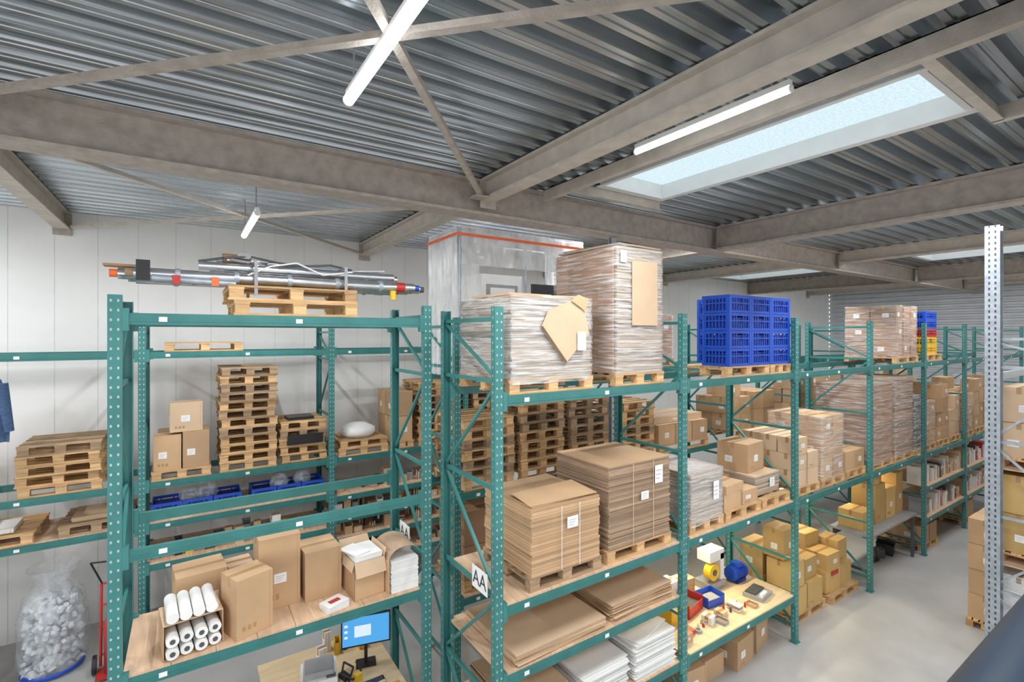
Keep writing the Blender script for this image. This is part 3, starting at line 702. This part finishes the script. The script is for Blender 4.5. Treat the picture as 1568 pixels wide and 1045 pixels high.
cartons_pallet('carton_pallet',3.42,3.9,9.5,10.4,2.622,(1,2),(2,.5),CARD,None,seed=90)
pallet_stack(4.45,9.95,2.622,9,.85,1.0,WOOD); pallet_stack(5.7,9.95,2.622,9,.85,1.0,WOODO)
pallet_stack(-2.25,9.9,2.004,1,.95,1.0,WOOD); pallet_stack(-1.1,9.9,2.004,1,.85,1.0,WOODO,extra=lambda mb,z: sheets(mb,-1.4,-.8,9.6,10.2,z,z+.05,.012,.01,CARDL,CARDL))
mb=MB(); carton(mb,-2.3,9.8,2.15,.6,.5,.06,0,PAPER,False,False); mb.build('flat_parcel')
mb=MB()
for i in range(3): crate(mb,-.45+.42*i,9.5,2.004,.4,.5,.24)
for i in range(3): crate(mb,.95+.4*i,9.5,2.004,.38,.5,.24)
for (x,y) in ((.3,9.72),(.05,9.7),(1.4,9.7),(1.8,9.75)): mb.lathe((x,y,2.19),[(0,0),(.14,0),(.17,.08),(.12,.2),(0,.22)],BAG,12,.12)
mb.build('blue_crate_row')
clutter('stored_tools',-.45,2.1,9.45,9.95,1.374,18,.40,4,[REDP,BLUEP,YELP,BLK,DGR,GRNP,GRY,WHT,WHT])
for k,z in enumerate((1.924,1.524,1.124,.624)): clutter('small_parts_boxes',2.35,4.9,9.45,9.9,z,16,.30,60+k,[CARD,CARDL,WHT,GRY,BLK,CARD])
clutter('stored_cartons',-.4,2.1,9.5,10.2,0,6,.8,45,[CARD,DGR,CARDL])
# ---------------------------------------------------------------- left floor things
mb=MB(); c=(-1.62,9.75,0); sc=.92
prof=[(r*sc,z*sc) for r,z in [(0,0.01),(.34,.01),(.42,.15),(.44,.5),(.42,.9),(.36,1.2),(.22,1.42),(.3,1.58),(.33,1.66)]]
mb.lathe(c,prof,BAG,22,.05)
for k in range(300):
    z=R.uniform(.03,1.05); a_=R.uniform(0,6.28); r=.32*math.sqrt(R.random()); s_=R.uniform(.025,.06)
    x,y=c[0]+r*math.cos(a_),c[1]+r*math.sin(a_)
    mb.cyl((x,y,z),(x+R.uniform(-.1,.1)*.6,y+R.uniform(-.1,.1)*.6,z+R.uniform(-.02,.09)),s_,FOAM,6,s_*.7)
mb.lathe(c,[(.33,.02),(.36,.03),(.36,.07),(.33,.08)],BLUEP,20)
mb.build('foam_waste_bag')
mb=MB(); mb.lathe((-2.5,9.5,0),[(0,.0),(.25,0),(.3,.95),(.33,.97),(.33,1.05),(.1,1.14),(0,1.15)],BLK,18); mb.box(-2.75,-2.25,9.2,9.23,.85,.93,BLK); mb.build('black_waste_bin')
mb=MB(); x0,y0=-.86,9.24
mb.cyl((x0-.17,y0,.1),(x0-.17,y0+.1,1.25),.018,REDP); mb.cyl((x0+.17,y0,.1),(x0+.17,y0+.1,1.25),.018,REDP)
for z in (.25,.6,.95,1.25): mb.cyl((x0-.17,y0+.08*z,z),(x0+.17,y0+.08*z,z),.014,REDP)
mb.box(x0-.2,x0+.2,y0-.28,y0,.04,.06,REDP)
for s_ in (-1,1): mb.cyl((x0+s_*.22,y0+.02,.13),(x0+s_*.26,y0+.02,.13),.13,BLK,18)
mb.lathe((x0,y0-.12,.06),[(0,0),(.12,0),(.12,.7),(.07,.82),(.03,.86),(.03,.95),(0,.95)],REDP,16)
mb.cyl((x0-.16,y0+.1,1.25),(x0-.28,y0+.0,1.62),.012,BLK); mb.cyl((x0-.28,y0,1.62),(x0-.1,y0,1.6),.012,BLK)
mb.build('hand_truck_with_cylinder')
mb=MB(); vs=[];nx,nz=10,8
jx,jy,jz=-2.24,9.22,4.32
for j in range(nz+1):
    for i in range(nx+1):
        t=i/nx-.5; vs.append((jx+t*(.30+.14*min(1,j/3))*1.3,jy-.05-.035*math.cos(i*2.1+j*.4)-.03*math.cos(t*3.1),jz-j*.105))
mb.add(vs,[(j*(nx+1)+i,j*(nx+1)+i+1,(j+1)*(nx+1)+i+1,(j+1)*(nx+1)+i) for j in range(nz) for i in range(nx)],DENIM,True)
mb.cyl((jx-.2,jy-.07,jz-.06),(jx-.3,jy-.05,jz-.7),.075,DENIM,10,.05); mb.cyl((jx+.2,jy-.07,jz-.06),(jx+.28,jy-.05,jz-.7),.075,DENIM,10,.05)
mb.cyl((jx-.1,jy-.06,jz),(jx+.1,jy-.06,jz),.05,DENIM,10); mb.cyl((jx,jy-.04,jz),(jx,jy+.16,jz+.26),.008,GRY,8)
mb.build('denim_jacket')
# ---------------------------------------------------------------- workstation under left rack
mb=MB(); mb.box(.75,2.2,5.4,6.9,.72,.75,PLYY)
for x in (.8,2.14):
    for y in (5.46,6.84): mb.box(x-.02,x+.02,y-.02,y+.02,0,.72,DGR)
mb.build('office_desk')
mb=MB(); mb.M=Matrix.Translation((1.90,6.2,.752))@Matrix.Rotation(-.25,4,'Z')
mb.box(-.12,.12,-.09,.09,0,.015,BLK); mb.box(-.02,.02,0,.02,.015,.3,BLK); mb.box(-.30,.30,-.02,.02,.24,.62,BLK); mb.box(-.282,.282,-.022,-.02,.26,.605,SCREEN); mb.box(-.14,.06,-.024,-.022,.36,.50,SCREENW)
for k in range(3): mb.box(-.26,-.22,-.023,-.022,.50-.07*k,.53-.07*k,SCREENW)
mb.build('computer_monitor')
mb=MB(); mb.M=Matrix.Translation((1.30,6.05,.752))@Matrix.Rotation(-.2,4,'Z')
mb.box(-.2,.2,-.2,.2,0,.22,WHT); mb.box(-.17,.17,-.15,.17,.22,.28,GRY,0,.9); mb.box(-.14,.14,-.206,-.2,.05,.12,DGR); mb.box(-.12,.12,-.28,-.2,.05,.06,WHT); mb.box(.08,.18,-.18,-.12,.22,.235,DGR)
mb.build('laser_printer',.006)
mb=MB(); mb.box(1.6,2.0,5.70,5.85,.752,.77,BLK)
for r_ in range(4):
    for k in range(12): mb.box(1.62+k*.03,1.645+k*.03,5.712+r_*.032,5.738+r_*.032,.77,.778,DGR)
mb.build('keyboard')
clutter('desk_items',.85,2.1,5.45,5.68,.752,9,.16,50,[YELP,BLK,DGR,REDP,WHT,PAPER])
clutter('desk_tools',1.4,2.1,6.45,6.85,.752,7,.3,51,[YELP,BLK,DGR,BLK])
mb=MB(); mb.hose([(1.62,5.95,.77),(1.7,6.05,.86),(1.6,6.1,.93),(1.55,6.0,.86),(1.66,5.93,.79),(1.78,6.0,.82),(1.74,6.08,.9)],.012,BLK); mb.box(1.68,1.76,5.9,5.98,.752,.84,YELP,.4); mb.box(1.56,1.64,6.0,6.14,.752,.80,BLK,.3)
mb.build('label_scanner')
def sign(x,y,z,w,h):
    e=bpy.data.objects.new('aisle_sign',None); e.location=(x,y,z); scene.collection.objects.link(e)
    mb=MB(); mb.box(-.004,.004,-w/2,w/2,-h/2,h/2,LABEL); mb.cyl((0,-w*.35,h/2),(0,-w*.35,h/2+.03),.004,GRY,6); mb.cyl((0,w*.35,h/2),(0,w*.35,h/2+.03),.004,GRY,6)
    o=mb.build('plate'); o.parent=e
    cu=bpy.data.curves.new('lettering','FONT'); cu.body='AA'; cu.size=.2; cu.align_x='CENTER'; cu.align_y='CENTER'; cu.extrude=.001; cu.materials.append(INK)
    t=bpy.data.objects.new('lettering',cu); t.rotation_euler=(math.pi/2,0,-math.pi/2); t.location=(-.0055,0,.0); t.parent=e; scene.collection.objects.link(t)
    o.location=(0,0,-h/2)
sign(2.45,4.27,2.45,.3,.22); sign(2.24,5.75,2.48,.3,.22)
# ---------------------------------------------------------------- right grey rack contents
cartons_pallet('carton_pallet',9.75,10.85,1.15,2.05,3.024,(2,2),(2,.5),CARDL,None,seed=101)
cartons_pallet('carton_pallet',9.75,10.85,1.15,2.05,1.674,(2,2),(2,.55),CARDY,None,seed=102)
cartons_pallet('wrapped_carton_pallet',9.75,10.85,1.15,2.05,0,(2,2),(3,.45),WHT,FILM,seed=103)
cartons_pallet('carton_pallet',11.0,12.0,2.2,2.68,0,(2,1),(4,.42),CARD,None,seed=104)
for i,x in enumerate((12.45,13.7,15.3,16.5,18.1)):
    for z in (0,1.674,3.024): cartons_pallet('carton_pallet',x,x+1.1,1.15,2.05,z,(2,2),(2,.5),R.choice([CARD,CARDL]),None,seed=110+i)
# ---------------------------------------------------------------- mezzanine + railing at the viewpoint
mb=MB(); mb.box(-1.5,6,-3.5,.12,3.15,3.3,GRY); mb.build('mezzanine_floor')
mb=MB()
mb.cyl((.1,.115,4.47),(5.0,.115,4.47),.085,NAVY,24)
for k in range(4):
    x=.9+k*1.3; mb.cyl((x,.05,3.3),(x,.05,4.45),.03,NAVY,12)
mb.cyl((.1,.05,3.9),(5.0,.05,3.9),.025,NAVY,12)
mb.build('mezzanine_railing')

# ---------------------------------------------------------------- world + camera
w=bpy.data.worlds.new('world'); scene.world=w; w.use_nodes=True
bg=w.node_tree.nodes['Background']; bg.inputs[0].default_value=(.985,.99,1,1); bg.inputs[1].default_value=1.35
cd=bpy.data.cameras.new('camera'); cd.sensor_width=36; cd.lens=752/1568*36; cd.shift_y=-8.5/1568; cd.clip_start=.02; cd.clip_end=200
co=bpy.data.objects.new('camera',cd); co.location=(0,0,4.9); co.rotation_euler=(math.pi/2,0,-math.radians(33.6)); scene.collection.objects.link(co)
scene.camera=co
